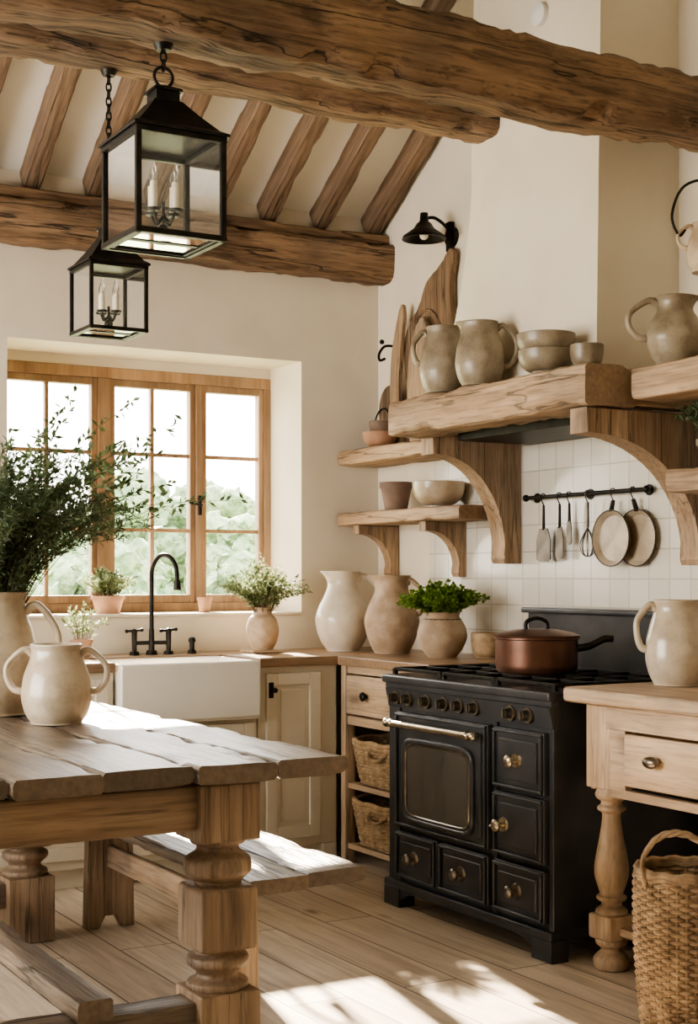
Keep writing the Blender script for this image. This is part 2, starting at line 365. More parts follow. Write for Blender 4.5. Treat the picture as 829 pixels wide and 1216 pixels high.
# hood
b=B(); rs=[]
for i in range(40):
    z=2.062+i*(5.1-2.062)/39
    t=max(0,1-(z-2.062)/.86); yl=5.065+.25*t**1.6; xf=3.492+.03*min(1,(z-2.06)/2)
    rs.append([(xf,4.21,z),(xf,4.35,z),(xf,4.9,z),(xf+.004,yl-.02,z),(xf+.02,yl,z),(3.905,yl,z),(3.905,4.21,z)])
b.rings(rs); fin(b,'chimney_hood','wall',label='cream plaster chimney hood flaring above the range',cat_='chimney hood')
fin(B().box(3.49,3.88,4.18,5.12,1.885,2.058,.004),'extractor_vent','iron',label='dark metal extractor vent under the chimney hood',cat_='extractor')
fin(B().lathe([(0,0),(.045,0),(.045,.02),(.02,.03),(0,.03)],0,0,0,24),'smoke_detector','white',label='small round white detector on the chimney hood',cat_='detector')
o=bpy.data.objects['smoke_detector']; o.rotation_euler=(0,-math.pi/2,0); o.location=(3.512,4.57,3.52)
# ================================================================= WINDOW
win=thing('window_1',(2.7,6.83,1.13),'pine framed casement window with small panes',None,kind='structure')
b=B().box(1.95,3.447,6.79,6.86,2.285,2.34,.004).box(1.95,3.447,6.79,6.86,1.13,1.175,.004).box(1.95,1.99,6.79,6.86,1.175,2.285,.004).box(3.41,3.447,6.79,6.86,1.175,2.285,.004)
b.box(2.495,2.56,6.785,6.865,1.175,2.285,.004).box(3.02,3.055,6.785,6.865,1.175,2.285,.004)
fin(b,'window_frame','winZ',win)
for x0,x1,two in((1.99,2.495,1),(2.56,3.02,1),(3.055,3.41,0)):
    b=B().box(x0,x0+.028,6.8,6.85,1.175,2.285,.003).box(x1-.028,x1,6.8,6.85,1.175,2.285,.003).box(x0+.028,x1-.028,6.8,6.85,2.25,2.285,.003).box(x0+.028,x1-.028,6.8,6.85,1.175,1.215,.003)
    if two: xm=(x0+x1)/2; b.box(xm-.009,xm+.009,6.81,6.84,1.21,2.255)
    for z in(1.54,1.92): b.box(x0+.02,x1-.02,6.812,6.838,z-.009,z+.009)
    sa=fin(b,'window_sash','winZ',win)
    fin(B().box(x0+.01,x1-.01,6.822,6.826,1.19,2.27),'window_glass','glass',sa,smooth=False)
b=B().box(3.03,3.045,6.77,6.79,1.62,1.72,.003); b.tube([(3.037,6.775,1.67),(3.037,6.75,1.67),(3.03,6.74,1.67),(2.96,6.74,1.68)],.006,8)
fin(b,'window_latch','iron',win,label='black iron window latch')
# ================================================================= OUTSIDE
fin(B().box(-30,60,7.2,90,-.4,-.3),'ground_outside','grass',kind='structure',label='green meadow outside the window')
for i,(x,y,h,r) in enumerate([(2.0,34,2.4,2.2),(8.5,34,3.1,2.4),(14.5,34,4.3,2.7),(21,34,4.4,2.7),(5,27.5,1.9,1.8),(9.8,27,2.4,1.9),(14.2,27.5,3.2,2.0),(7.5,21,1.5,1.2),(10.7,21,1.9,1.3)]):
    t=thing('tree',(x,y,-.3),'pale leafy green tree on the meadow outside',"tree",'trees outside the window')
    b=B().cyl((x,y,-.3),(x,y,h*.5),.2,.12,8); fin(b,'tree_trunk','stem',t)
    b=B()
    for k in range(60):
        a=random.uniform(0,6.3); q=random.uniform(0,1)**.6*r*.78; hz=random.uniform(.05,.9)
        rr_=r*.20*random.uniform(.6,1.25)
        b.sphere(x+q*math.cos(a),y+q*math.sin(a),h*hz*(1-.35*(q/r)**2),rr_,rr_,rr_*.8,3,.16,3.5)
    fin(b,'tree_crown','tree',t)
# ================================================================= SHELVES and MANTLE
def bracket(b,xt,yc,th,z1,z0,arm=.08,leg=.08,x1=XR):
    poly=[(x1-.001,z1),(xt,z1),(xt,z1-arm)]
    cx,cz=xt+.03,z0+.04; n=14; ax=(x1-leg)-cx; az=(z1-arm)-cz
    for i in range(n+1):
        a=math.pi/2*(1-i/n); poly.append((cx+ax*math.sin(math.pi/2-a),cz+az*math.sin(a)))
    poly+=[(x1-leg-.01,z0+.02),(x1-leg+.0,z0),(x1-.001,z0)]
    b.prism(poly,'Y',yc-th/2,yc+th/2,.006)
m=thing('mantel_shelf',(3.5,4.64,1.905),'thick pale rustic oak mantel with curved corbels',"mantel")
fin(B().beam((3.365,3.97,1.983),(3.365,5.29,1.983),.23,.15,.008,ch=.012,seed=5,freq=3,chip=.012),'mantel_beam','shelfY',m)
fin(B().box(3.48,3.88,5.125,5.29,1.92,2.055,.005),'mantel_return','shelfX',m)
fin(B().box(3.48,3.88,3.98,4.175,1.92,2.055,.005),'mantel_return','shelfX',m)
b=B(); bracket(b,3.42,5.25,.10,1.918,1.365,.085,.10); fin(b,'mantel_corbel','shelfZ',m)
b=B(); bracket(b,3.27,4.04,.10,1.905,1.35,.09,.10); fin(b,'mantel_corbel','shelfZ',m)
def shelf(y0,y1,z,th,x0,brs,lab,nm='wall_shelf',dz=.30):
    s=thing(nm,(3.78,(y0+y1)/2,z-th),lab,"shelf")
    fin(B().beam((x0/2+XR/2,y0,z-th/2),(x0/2+XR/2,y1,z-th/2),XR-x0,th,.003,ch=.008,chip=.006),'shelf_board','shelfY',s)
    for yc in brs:
        b=B(); bracket(b,x0+.02,yc,.06,z-th-.001,z-th-dz,.045,.05); fin(b,'shelf_bracket','shelfZ',s)
shelf(5.42,6.42,1.945,.075,3.64,[],'pale oak wall shelf beside the mantel')
shelf(5.33,6.42,1.63,.065,3.64,[5.66,6.27],'pale oak wall shelf with curved brackets',dz=.26)
shelf(2.9,3.93,2.045,.115,3.42,[],'thick oak wall shelf next to the mantel')
shelf(2.9,3.93,1.69,.085,3.58,[3.2],'oak wall shelf with a potted plant')
# ================================================================= POTTERY
PR={'bulb':[(0,0),(.6,0),(.66,.02),(.86,.16),(1,.36),(.97,.5),(.78,.68),(.62,.8),(.62,.92),(.72,1)],
 'tall':[(0,0),(.58,0),(.62,.02),(.84,.14),(1,.34),(.95,.5),(.72,.68),(.56,.82),(.56,.92),(.66,1)],
 'jug':[(0,0),(.7,0),(.74,.02),(.92,.15),(1,.32),(.98,.5),(.88,.68),(.76,.82),(.72,.92),(.77,1)],
 'pot':[(0,0),(.55,0),(.6,.02),(.85,.2),(1,.45),(.95,.66),(.78,.82),(.68,.92),(.74,1)],
 'round':[(0,0),(.62,0),(.66,.02),(.9,.2),(1,.42),(.96,.6),(.8,.76),(.62,.84),(.56,.93),(.62,1)]}
def pitcher(name,x,y,z,H,R,style,mat,hands=(0,),spout=math.pi,lab='',g=None,hs=1.0,hz=(.42,.9),par=None,hr=.013,spk=.3,top=None):
    t=thing(name,(x,y,z),lab,'pitcher' if 'pitcher' in name else ('jug' if 'jug' in name else 'vase'),g)
    pr=[(p[0]*R,p[1]*H) for p in cat([(a,c,0) for a,c in PR[style]],4)]
    th=min(.008,R*.09)
    inner=[(max(r-th,0),max(h,th*1.2)) for r,h in pr[::-1] if h>H*.06]+[(0,H*.06)]
    prof=pr+[(pr[-1][0]-th*.3,H+th*.35),(pr[-1][0]-th*.7,H+th*.35)]+inner
    def fn(a,h):
        wob=1+.012*math.sin(a*2+h*14)+.006*math.sin(a*3+x*9)+.006*math.sin(h*90)
        if spout is None: return wob
        d=(a-spout+math.pi)%(2*math.pi)-math.pi
        w=max(0,(h/H-.78)/.22)
        return wob+spk*math.exp(-(d/.42)**2)*w**1.5-.05*w*math.exp(-(abs(d)-1.1)**2/.2)
    fin(B().lathe(prof,x,y,z,40,fn),name+'_body',mat,t,angle=60)
    def rad(f):
        h=f*H
        for i in range(len(pr)-1):
            if pr[i][1]<=h<=pr[i+1][1] and pr[i+1][1]>pr[i][1]:
                return pr[i][0]+(pr[i+1][0]-pr[i][0])*(h-pr[i][1])/(pr[i+1][1]-pr[i][1])
        return pr[-1][0]
    for a in hands:
        c,s_=math.cos(a),math.sin(a); z0,z1=hz; mx=max(rad(z0),rad(z1)); o=.42*R*hs
        q=[(rad(z0)-th,z0),(mx+o*.55,z0+.06*(z1-z0)),(mx+o*1.05,z0+.38*(z1-z0)),(mx+o*.95,z0+.75*(z1-z0)),(rad(z1)+o*.55,z1+.05),(rad(z1)-th*.6,z1-.01)]
        pts=cat([(x+r*c,y+r*s_,z+h*H) for r,h in q],7)
        n=len(pts); fin(B().tube(pts,[hr*(1.25-.35*math.sin(math.pi*i/(n-1))) for i in range(n)],10,1.15),name+'_handle',mat,t,angle=60)
    return t
RA=-math.pi/6
def bowl(name,x,y,z,R,H,mat,lab,c='bowl',foot=.5,g=None,seg=36):
    pr=[(0,0),(R*foot,0),(R*foot,.006)]+[(R*(foot+(1-foot)*math.sin(t*math.pi/2)),.006+(H-.006)*(1-math.cos(t*math.pi/2)**.8 if t<1 else 1)) for t in [i/9 for i in range(1,10)]]
    th=.007
    pr+=[(R-th*.5,H+.002),(R-th,H)]+[(max(r-th,0),max(h+.004,th)) for r,h in pr[::-1][1:-2]]+[(0,th+.004)]
    return fin(B().lathe(pr,x,y,z,seg),name,mat,label=lab,cat_=c,group=g,angle=50)
zc=.946
pitcher('pitcher',3.50,6.12,zc,.385,.132,'tall','cer_w',(RA,),RA+math.pi,'tall white glazed pitcher with a single handle',hs=.9,hz=(.5,.9))
pitcher('pitcher',3.60,5.83,zc,.365,.128,'bulb','cer_s',(RA-.3,),RA+math.pi-.3,'sand coloured stoneware pitcher with a wide lip',hs=.45,hz=(.5,.9),hr=.011)
def foliage(par,x,y,z,n,h,spread,L,w,per,mat,curv=.4,r0=.03,bias=(0,0),hv=.35,start=.25,stemr=.0015,name='foliage',up=.5,minq=0):
    rnd=random
    b=B(); st=B()
    for i in range(n):
        a=rnd.uniform(0,2*math.pi); q=max(minq,rnd.random()**.6)
        hh=h*(1-hv*q)*rnd.uniform(.75,1.05)
        bb=rnd.random()
        dx=math.cos(a)*q*spread+bias[0]*bb; dy=math.sin(a)*q*spread+bias[1]*bb
        p0=Vector((x+math.cos(a)*r0*q,y+math.sin(a)*r0*q,z))
        p1=p0+Vector((dx*.35,dy*.35,hh*.6)); p2=p0+Vector((dx,dy,hh))
        if curv: p2.z-=curv*q*hh*rnd.random()*.5
        pts=cat([p0,p1,p2],7); st.tube(pts,[stemr*(1.3-j/len(pts)) for j in range(len(pts))],4)
        for k in range(per):
            t=start+(1-start)*rnd.random(); f=t*(len(pts)-1); j=min(int(f),len(pts)-2)
            p=pts[j].lerp(pts[j+1],f-j); ax=(pts[j+1]-pts[j]).normalized()
            rv=Vector((rnd.uniform(-1,1),rnd.uniform(-1,1),rnd.uniform(-1,1)))
            b.leaf(p,ax*up+rv,L*rnd.uniform(.6,1.2),w*rnd.uniform(.7,1.2))
    o=fin(b,name,mat,par,smooth=False); o['kind']='stuff'
    o2=fin(st,'stems','stem',par); o2['kind']='stuff'
t=pitcher('planter',3.625,5.44,zc,.20,.112,'pot','cer_s',(),None,'sandy stoneware pot of bright green parsley on the worktop'); t['category']='potted plant'
fin(B().lathe([(0,.16),(.085,.16),(.085,.172),(0,.172)],3.625,5.44,zc,20),'soil','soil',t)
foliage(t,3.625,5.44,zc+.15,150,.20,.18,.020,.008,36,'herb',curv=.5,hv=.35,start=.35)
fin(B().box(3.02,3.19,6.13,6.28,zc,zc+.012,.003),'wooden_trivet','paleX',label='small wooden trivet under the vase',cat_='trivet')
t=pitcher('vase',3.105,6.205,zc+.013,.20,.078,'round','cer_s',(),None,'rustic stoneware vase of soft sage sprigs'); t['category']='vase'
foliage(t,3.105,6.205,zc+.17,130,.29,.20,.021,.005,34,'sage',curv=.5,hv=.4,start=.3)
def pot(x,y,z,R,H,lab,mat='terra',name='flower_pot'):
    t=thing(name,(x,y,z),lab,'potted plant' if 'plant' in lab or 'herb' in lab else 'pot')
    pr=[(0,0),(R*.68,0),(R*.92,H*.78),(R,H*.78),(R,H),(R*.9,H),(R*.86,H*.8),(R*.62,.012),(0,.012)]
    fin(B().lathe(pr,x,y,z,28),'pot_body',mat,t); return t
def at(px,Y):
    r=(px-414.5)/1723; return Y*(.5+.866*r)/(.866-.5*r)
zs=1.13
x=at(128,6.62); t=pot(x,6.62,zs,.082,.085,'terracotta pot with a small leafy plant on the sill')
fin(B().lathe([(0,.066),(.07,.066),(.07,.072),(0,.072)],x,6.62,zs,16),'soil','soil',t)
foliage(t,x,6.62,zs+.07,60,.15,.10,.026,.006,20,'sage',r0=.05)
x=at(243,6.6); pot(x,6.6,zs,.038,.075,'small empty terracotta pot on the window sill',name='terracotta_pot')
x=at(97,6.25); t=pot(x,6.25,zc,.05,.08,'small terracotta pot of herb sprigs on the worktop')
foliage(t,x,6.25,zc+.06,16,.20,.09,.03,.007,12,'sage',r0=.03)
bowl('woven_bowl',3.76,5.28,zc,.075,.11,'wick','small brown woven bowl on the worktop',foot=.7)
zm=2.070
pitcher('pitcher',3.366,5.04,zm,.275,.100,'jug','cer_g',(RA+math.pi,),RA,'taupe stoneware pitcher with small handle on the mantel',hs=.6,hz=(.45,.88),hr=.012,g='pitchers on the mantel',spk=.22)
pitcher('pitcher',3.362,4.775,zm,.255,.098,'jug','cer_g',(RA-.1,),RA+math.pi,'taupe stoneware pitcher with large loop handle on mantel',hs=1.1,hz=(.3,.9),hr=.011,g='pitchers on the mantel')
bowl('mixing_bowl',3.366,4.35,zm,.105,.085,'cer_g','taupe stoneware bowl on the mantel')
bowl('mixing_bowl',3.366,4.35,zm+.062,.11,.085,'cer_g','taupe stoneware bowl stacked in another bowl')
bowl('small_bowl',3.41,4.165,zm,.062,.085,'cer_g','small taupe stoneware bowl behind the stacked bowls',foot=.6)
pitcher('pitcher',3.535,3.835,2.052,.235,.100,'bulb','cer_g',(RA+math.pi,),RA,'taupe stoneware pitcher with loop handle on the shelf',hs=1.4,hz=(.38,.9),hr=.011)
bowl('small_bowl',3.60,3.58,2.050,.05,.05,'cer_g','small stoneware bowl beside the pitcher')
t=pot(3.685,3.80,1.694,.062,.10,'pale pot with a trailing dark plant','cer_c')
foliage(t,3.685,3.80,1.77,40,.21,.12,.03,.007,16,'rose',r0=.03)
jx,jy,jz=3.62,3.76,2.37
pitcher('hanging_jug',jx,jy,jz,.17,.075,'jug','cer_s',(RA+math.pi,),RA,'weathered stoneware jug hanging from an iron hook',hs=1.0,hz=(.5,.9),hr=.007)
b=B().tube(cat([(XR,jy,jz+.32),(jx+.05,jy,jz+.33),(jx-.08,jy+.03,jz+.3),(jx-.115,jy+.058,jz+.20),(jx-.09,jy+.05,jz+.13),(jx-.07,jy+.04,jz+.15)],6),.005,8)
b.box(XR-.012,XR+.002,jy-.025,jy+.025,jz+.27,jz+.37,.003); fin(b,'wall_hook','iron',label='black iron hook holding the hanging jug',cat_='hook')
bowl('terracotta_bowl',3.74,6.17,1.949,.085,.075,'terra','terracotta bowl on the upper shelf')
bowl('terracotta_bowl',3.74,6.16,1.949+.058,.06,.07,'clay','small brown bowl nested in a terracotta bowl',foot=.6)
t=pot(3.76,6.05,1.634,.082,.135,'dark brown clay pot on the lower shelf','clay',name='clay_pot')
bowl('serving_bowl',3.765,5.68,1.634,.125,.115,'cer_c','cream stoneware serving bowl on the lower shelf',foot=.35)
b=B()
poly=[(6.13,1.948),(6.10,2.2),(6.13,2.42),(6.09,2.55),(5.99,2.63),(5.93,2.74),(5.80,2.80),(5.73,2.865),(5.69,2.83),(5.72,2.70),(5.70,2.5),(5.67,2.3),(5.70,2.1),(5.68,1.948)]
poly=[(p.x,p.y) for p in cat([(a,c,0) for a,c in poly],4)]
b.prism(poly,'X',3.855,3.885,.006)
for cy,cz,ra,n0,n1 in((5.92,2.38,.15,3,17),(5.93,2.42,.10,-2,20),(5.94,2.40,.055,0,18)):
    b.tube([(3.853,cy+ra*math.cos(k*.2618),cz+ra*1.5*math.sin(k*.2618)) for k in range(n0,n1)],.007,6)
fin(b,'carved_board','beamZ',label='tall carved wooden board leaning on the wall',cat_='board')
b=B()
poly=[(5.99,1.95),(6.01,2.15),(6.0,2.35),(5.95,2.50),(5.88,2.56),(5.84,2.48),(5.86,2.35),(5.81,2.15),(5.82,1.95)]
poly=[(p.x,p.y) for p in cat([(a,c,0) for a,c in poly],4)]
b.prism(poly,'X',3.80,3.825,.006); fin(b,'cutting_board','shelfZ',label='pale curved cutting board in front of the carved board',cat_='board')
b=B()
poly=[(6.19,1.948),(6.215,2.2),(6.20,2.42),(6.15,2.58),(6.11,2.66),(6.09,2.60),(6.12,2.42),(6.135,2.2),(6.11,1.948)]
poly=[(p.x,p.y) for p in cat([(a,c,0) for a,c in poly],4)]
b.prism(poly,'X',3.826,3.848,.005); fin(b,'narrow_board','shelfZ',label='narrow curved wooden board beside the carved board',cat_='board')
bw=thing('round_bread_board',(3.86,6.29,1.948),'round wooden bread board with a wire loop on the shelf','board')
b=B().prism([(6.29+.10*math.cos(a*.2618),2.15+.13*math.sin(a*.2618)) for a in range(24)],'X',3.865,3.885,.004); fin(b,'board_disc','beamZ',bw)
b=B().tube([(3.855,6.33+.085*math.cos(a*.2618),2.06+.105*math.sin(a*.2618)) for a in range(24)],.004,6,closed=True); fin(b,'wire_loop','iron',bw,label='black wire loop')
b=B().box(3.886,3.902,6.22,6.27,2.42,2.50,.003)
b.tube(cat([(3.89,6.24,2.47),(3.82,6.25,2.47),(3.79,6.26,2.43),(3.80,6.27,2.40),(3.83,6.27,2.41)],5),.007,8)
b.sphere(3.80,6.25,2.49,.013)
fin(b,'coat_hook','iron',label='black iron hook on the plaster wall',cat_='hook')
s=thing('wall_sconce',(XR,5.76,2.93),'black barn style wall lamp','wall lamp')
fin(B().cyl((XR,5.76,2.93),(XR-.02,5.76,2.93),.05,.045,20).box(XR-.03,XR-.005,5.74,5.78,2.86,3.0,.004),'wall_plate','iron',s)
fin(B().tube(cat([(XR-.02,5.76,2.96),(XR-.06,5.76,2.99),(XR-.11,5.76,3.01),(3.74,5.76,3.0)],6),.008,10),'lamp_arm','iron',s)
fin(B().lathe([(0,.09),(.018,.09),(.022,.05),(.035,.04),(.05,.015),(.10,-.02),(.105,-.035),(.098,-.035),(.045,.008),(0,.02)],3.735,5.76,2.935,32),'lamp_shade','iron',s)
fin(B().sphere(3.735,5.76,2.92,.022),'bulb','wax',s)
# ================================================================= UTENSIL RAIL
rl=thing('utensil_rail',(3.86,4.72,1.65),'black iron utensil rail on the tiled wall','rail')
b=B().cyl((3.845,5.10,1.65),(3.845,4.34,1.65),.009,seg=10)
for yy in(5.08,4.72,4.36): b.cyl((3.845,yy,1.65),(3.89,yy,1.65),.007,seg=8).cyl((3.88,yy,1.65),(3.889,yy,1.65),.022,seg=14)
b.sphere(3.845,5.11,1.65,.016).sphere(3.845,4.33,1.65,.016)
fin(b,'rail_bar','iron',rl)
def hook(b,yy,z=1.65):
    b.tube(cat([(3.845,yy,z-.035),(3.833,yy,z-.012),(3.833,yy,z+.008),(3.845,yy,z+.013),(3.858,yy,z+.005)],4),.0025,6)
def spatula(y,w,L,lab,mat='steel'):
    t=thing('spatula',(3.845,y,1.60-L),lab,'utensil','utensils hanging from the rail')
    b=B(); hook(b,y); b.tube([(3.845,y,1.615),(3.845,y,1.615-L*.45)],[.005,.007],8); fin(b,'spatula_handle','iron',t)
    z=1.615-L*.42
    fin(B().prism([(y-w*.3,z),(y+w*.3,z),(y+w*.5,z-L*.2),(y+w*.5,z-L*.55),(y+w*.3,z-L*.6),(y-w*.3,z-L*.6),(y-w*.5,z-L*.55),(y-w*.5,z-L*.2)],'X',3.842,3.847),'spatula_blade',mat,t)
spatula(4.985,.095,.24,'dark steel spatula with wide blade hanging from the rail')
spatula(4.875,.05,.23,'narrow dark steel turner hanging from the rail')
spatula(4.81,.03,.17,'small dark steel spreader hanging from the rail')
t=thing('whisk',(3.845,4.69,1.4),'wire whisk hanging from the rail','utensil','utensils hanging from the rail')
b=B(); hook(b,4.69); b.cyl((3.845,4.69,1.615),(3.845,4.69,1.51),.006,.007,10); fin(b,'whisk_handle','steel',t)
b=B()
for k in range(4):
    a=k*math.pi/4; c,s_=math.cos(a)*.03,math.sin(a)*.03
    b.tube(cat([(3.845,4.69,1.51),(3.845+c,4.69+s_,1.45),(3.845+c*.8,4.69+s_*.8,1.405),(3.845,4.69,1.39),(3.845-c*.8,4.69-s_*.8,1.405),(3.845-c,4.69-s_,1.45),(3.845,4.69,1.51)],4),.002,5)
fin(b,'whisk_wires','steel',t)
def hpan(y,R,dx,lab,z=None):
    z=z or 1.60-R*1.2
    t=thing('frying_pan',(3.84,y,z-R),lab,'pan','pans hanging from the rail')
    b=B(); rs=[]
    for r,d in((0,0),(R*.82,0),(R,-.024),(R-.005,-.024),(R*.8,-.005),(0,-.005)):
        rs.append([(3.884+d-dx,y+max(r,.0004)*math.cos(j*.19635),z+max(r,.0004)*math.sin(j*.19635)) for j in range(32)])
    b.rings(rs); fin(b,'pan_body','cer_c',t,angle=30)
    b=B().tube([(3.884-dx-.024,y+(R-.002)*math.cos(j*.19635),z+(R-.002)*math.sin(j*.19635)) for j in range(32)],.003,6,closed=True); fin(b,'pan_rim','steel',t)
    b=B(); hook(b,y); b.tube([(3.864-dx,y,z+R-.008),(3.845,y,1.615)],[.008,.006],8,1.8); fin(b,'pan_handle','iron',t)
hpan(4.53,.115,.030,'round pale enamel pan hanging in front of another pan')
hpan(4.41,.115,.0,'shallow pale enamel pan hanging from the rail')
# ================================================================= LANTERNS
def lantern(x,y,zb,s,H,ztop,lab,beamz):
    t=thing('lantern',(x,y,zb),lab,'lantern')
    h=s/2; p=.0085*s/.27
    b=B()
    for a in(-1,1):
        for c in(-1,1): b.box(x+a*h-p,x+a*h+p,y+c*h-p,y+c*h+p,zb,zb+H,.002)
    for z in(zb,zb+H):
        for a in(-1,1):
            b.box(x-h-p,x+h+p,y+a*h-p*1.2,y+a*h+p*1.2,z-p,z+p,.002); b.box(x+a*h-p*1.2,x+a*h+p*1.2,y-h-p,y+h+p,z-p,z+p,.002)
    fin(b,'lantern_frame','iron',t)
    for a in(-1,1):
        for fl in(0,1):
            b=B()
            if fl: vs=[(x-h+p,y+a*h,zb+p),(x+h-p,y+a*h,zb+p),(x+h-p,y+a*h,zb+H-p),(x-h+p,y+a*h,zb+H-p)]
            else: vs=[(x+a*h,y-h+p,zb+p),(x+a*h,y+h-p,zb+p),(x+a*h,y+h-p,zb+H-p),(x+a*h,y-h+p,zb+H-p)]
            b.face([b.bm.verts.new(v) for v in vs]); fin(b,'glass_pane','lglass',t,smooth=False)
    b=B(); b.face([b.bm.verts.new(v) for v in((x-h*.84,y-h*.84,zb),(x+h*.84,y-h*.84,zb),(x+h*.84,y+h*.84,zb),(x-h*.84,y+h*.84,zb))]); fin(b,'lantern_base','lglass',t,smooth=False)
    b=B()
    for a in(-1,1):
        b.box(x-h,x+h,y+a*h*.92-h*.08,y+a*h*.92+h*.08,zb-.005,zb+.004); b.box(x+a*h*.92-h*.08,x+a*h*.92+h*.08,y-h*.84,y+h*.84,zb-.005,zb+.004)
    b.box(x-h*.85,x+h*.85,y-.012,y+.012,zb-.002,zb+.004)
    fin(b,'base_rim','iron',t)
    b=B()
    def sq(r,z): return [(x-r,y-r,z),(x+r,y-r,z),(x+r,y+r,z),(x-r,y+r,z)]
    z0=zb+H+p; rh=ztop-z0
    b.rings([sq(h*1.12,z0),sq(h*1.12,z0+.008),sq(h*.95,z0+.02),sq(h*.60,z0+rh*.42),sq(h*.33,z0+rh*.68),sq(h*.28,z0+rh*.70),sq(h*.28,z0+rh*.86),sq(h*.34,z0+rh*.86),sq(h*.32,z0+rh*.91),sq(h*.08,ztop)])
    fin(b,'lantern_roof','iron',t,smooth=False)
    b=B(); r=.03*s/.27
    cx=ztop+r; b.tube([(x+r*math.cos(k*.2618),y,cx-.004+r*math.sin(k*.2618)) for k in range(24)],.005,8,closed=True)
    z=cx+r*.6; k=0
    while z<beamz-.005:
        ll=.018
        pts=[]
        for j in range(14):
            a=j*2*math.pi/14; u,v=.009*math.cos(a),ll*math.sin(a)
            pts.append((x+(u if k%2 else 0),y+(0 if k%2 else u),z+ll*.7+v))
        b.tube(pts,.003,6,closed=True); z+=ll*1.45; k+=1
    b.cyl((x,y,beamz-.012),(x,y,beamz+.006),.022,.03,16)
    fin(b,'lantern_chain','iron',t)
    b=B(); b.cyl((x,y,zb+H*.10),(x,y,zb+H*.42),.005,seg=8); b.sphere(x,y,zb+H*.14,.016)
    b.cyl((x,y,zb),(x,y,zb+H*.1),.03*s/.27,.01,14)
    for k in range(4):
        a=k*math.pi/2+.5; r=s*.17; cx,cy=x+r*math.cos(a),y+r*math.sin(a)
        b.tube(cat([(x,y,zb+H*.28),(x+.6*(cx-x),y+.6*(cy-y),zb+H*.2),(cx,cy,zb+H*.3)],5),.004,6)
        b.lathe([(0,0),(.016,0),(.02,.008),(0,.008)],cx,cy,zb+H*.3,12)
        b2=B().cyl((cx,cy,zb+H*.32),(cx,cy,zb+H*.60),.010,seg=10); fin(b2,'candle_sleeve','wax',t)
        b3=B().lathe([(0,0),(.006,0),(.011,.018),(.008,.035),(.002,.055),(0,.06)],cx,cy,zb+H*.60,10); fin(b3,'bulb','lglass',t)
    fin(b,'candle_arms','iron',t)
lantern(at(194,3.95),3.95,2.285,.262,.285,2.745,'large black iron box lantern with clear glass',2.86)
lantern(at(129,4.95),4.95,2.185,.205,.225,2.575,'smaller black iron box lantern with clear glass',3.12)
# ================================================================= WORKTOP + CABINETS
b=B().box(2.875,XR,5.765,YB,.905,.945,.004).box(3.265,XR,5.0,5.763,.905,.945,.004).box(2.2,2.873,6.17,YB,.905,.945,.004).box(.9,2.198,5.765,YB,.905,.945,.004)
fin(b,'worktop','counter',label='warm oak worktop running around the corner',cat_='worktop')
def door(par,x0,x1,z0,z1,yf,lab=None,hx=None,hz=None):
    fw=.055
    b=B().box(x0,x0+fw,yf-.02,yf,z0,z1,.003).box(x1-fw,x1,yf-.02,yf,z0,z1,.003).box(x0+fw,x1-fw,yf-.02,yf,z0,z0+fw,.003).box(x0+fw,x1-fw,yf-.02,yf,z1-fw,z1,.003)
    b.box(x0+fw,x1-fw,yf-.007,yf,z0+fw,z1-fw,.001).box(x0+fw+.02,x1-fw-.02,yf-.012,yf-.005,z0+fw+.02,z1-fw-.02,.003)
    d=fin(b,'cabinet_door','cab',par)
    if hx:
        b=B().box(hx-.012,hx+.012,yf-.026,yf-.02,hz-.035,hz+.035,.003).sphere(hx+.012,yf-.04,hz,.012).cyl((hx,yf-.02,hz),(hx,yf-.04,hz),.006)
        fin(b,'door_handle','iron',d,label='black iron latch handle')
def cab(name,x0,x1,top,lab):
    t=thing(name,((x0+x1)/2,6.1,0),lab,'cabinet')
    b=B().box(x0,x1,5.80,6.44,.09,top,.003).box(x0+.01,x1-.01,5.86,6.4,0,.089)
    for xa in(x0,x1-.07): b.prism([(xa,0),(xa+.07,0),(xa+.07,.089),(xa,.089)],'Y',5.80,5.859)
    fin(b,'cabinet_body','cab',t); return t
t=cab('base_cabinet',2.88,3.283,.904,'cream painted base cabinet with panelled door beside the sink'); door(t,2.915,3.19,.13,.875,5.80,None,2.935,.80)
t=cab('sink_cabinet',2.205,2.875,.675,'cream painted cabinet under the farmhouse sink'); door(t,2.22,2.535,.12,.66,5.80); door(t,2.545,2.86,.12,.66,5.80)
t=cab('base_cabinet',1.4,2.2,.904,'cream painted base cabinet next to the sink'); door(t,1.43,1.79,.13,.875,5.80); door(t,1.81,2.17,.13,.875,5.80)
t=cab('base_cabinet',.92,1.395,.904,'cream painted base cabinet at the worktop end'); door(t,.95,1.36,.13,.875,5.80)
b=B().box(2.21,2.865,5.735,5.765,.69,.938,.01).box(2.21,2.865,6.13,6.165,.69,.938,.008).box(2.21,2.24,5.765,6.13,.69,.938,.006).box(2.835,2.865,5.765,6.13,.69,.938,.006).box(2.21,2.865,5.75,6.15,.68,.71,.006)
fin(b,'farmhouse_sink','sink',label='white fireclay apron front farmhouse sink',cat_='sink')
fx=at(180,6.28); fy=6.28
f=thing('faucet',(fx,fy,zc),'black gooseneck bridge faucet with two handles','faucet')
b=B().cyl((fx,fy,zc),(fx,fy,zc+.02),.028,.022,20).cyl((fx,fy,zc+.02),(fx,fy,zc+.12),.014,.012,14)
b.tube(cat([(fx,fy,zc+.1),(fx,fy,zc+.3),(fx,fy-.01,zc+.40),(fx+.015,fy-.06,zc+.455),(fx+.035,fy-.12,zc+.455),(fx+.05,fy-.165,zc+.41),(fx+.053,fy-.175,zc+.34)],7),.0105,12)
b.cyl((fx+.053,fy-.175,zc+.345),(fx+.053,fy-.175,zc+.30),.014,.018,14)
fin(b,'faucet_spout','iron',f)
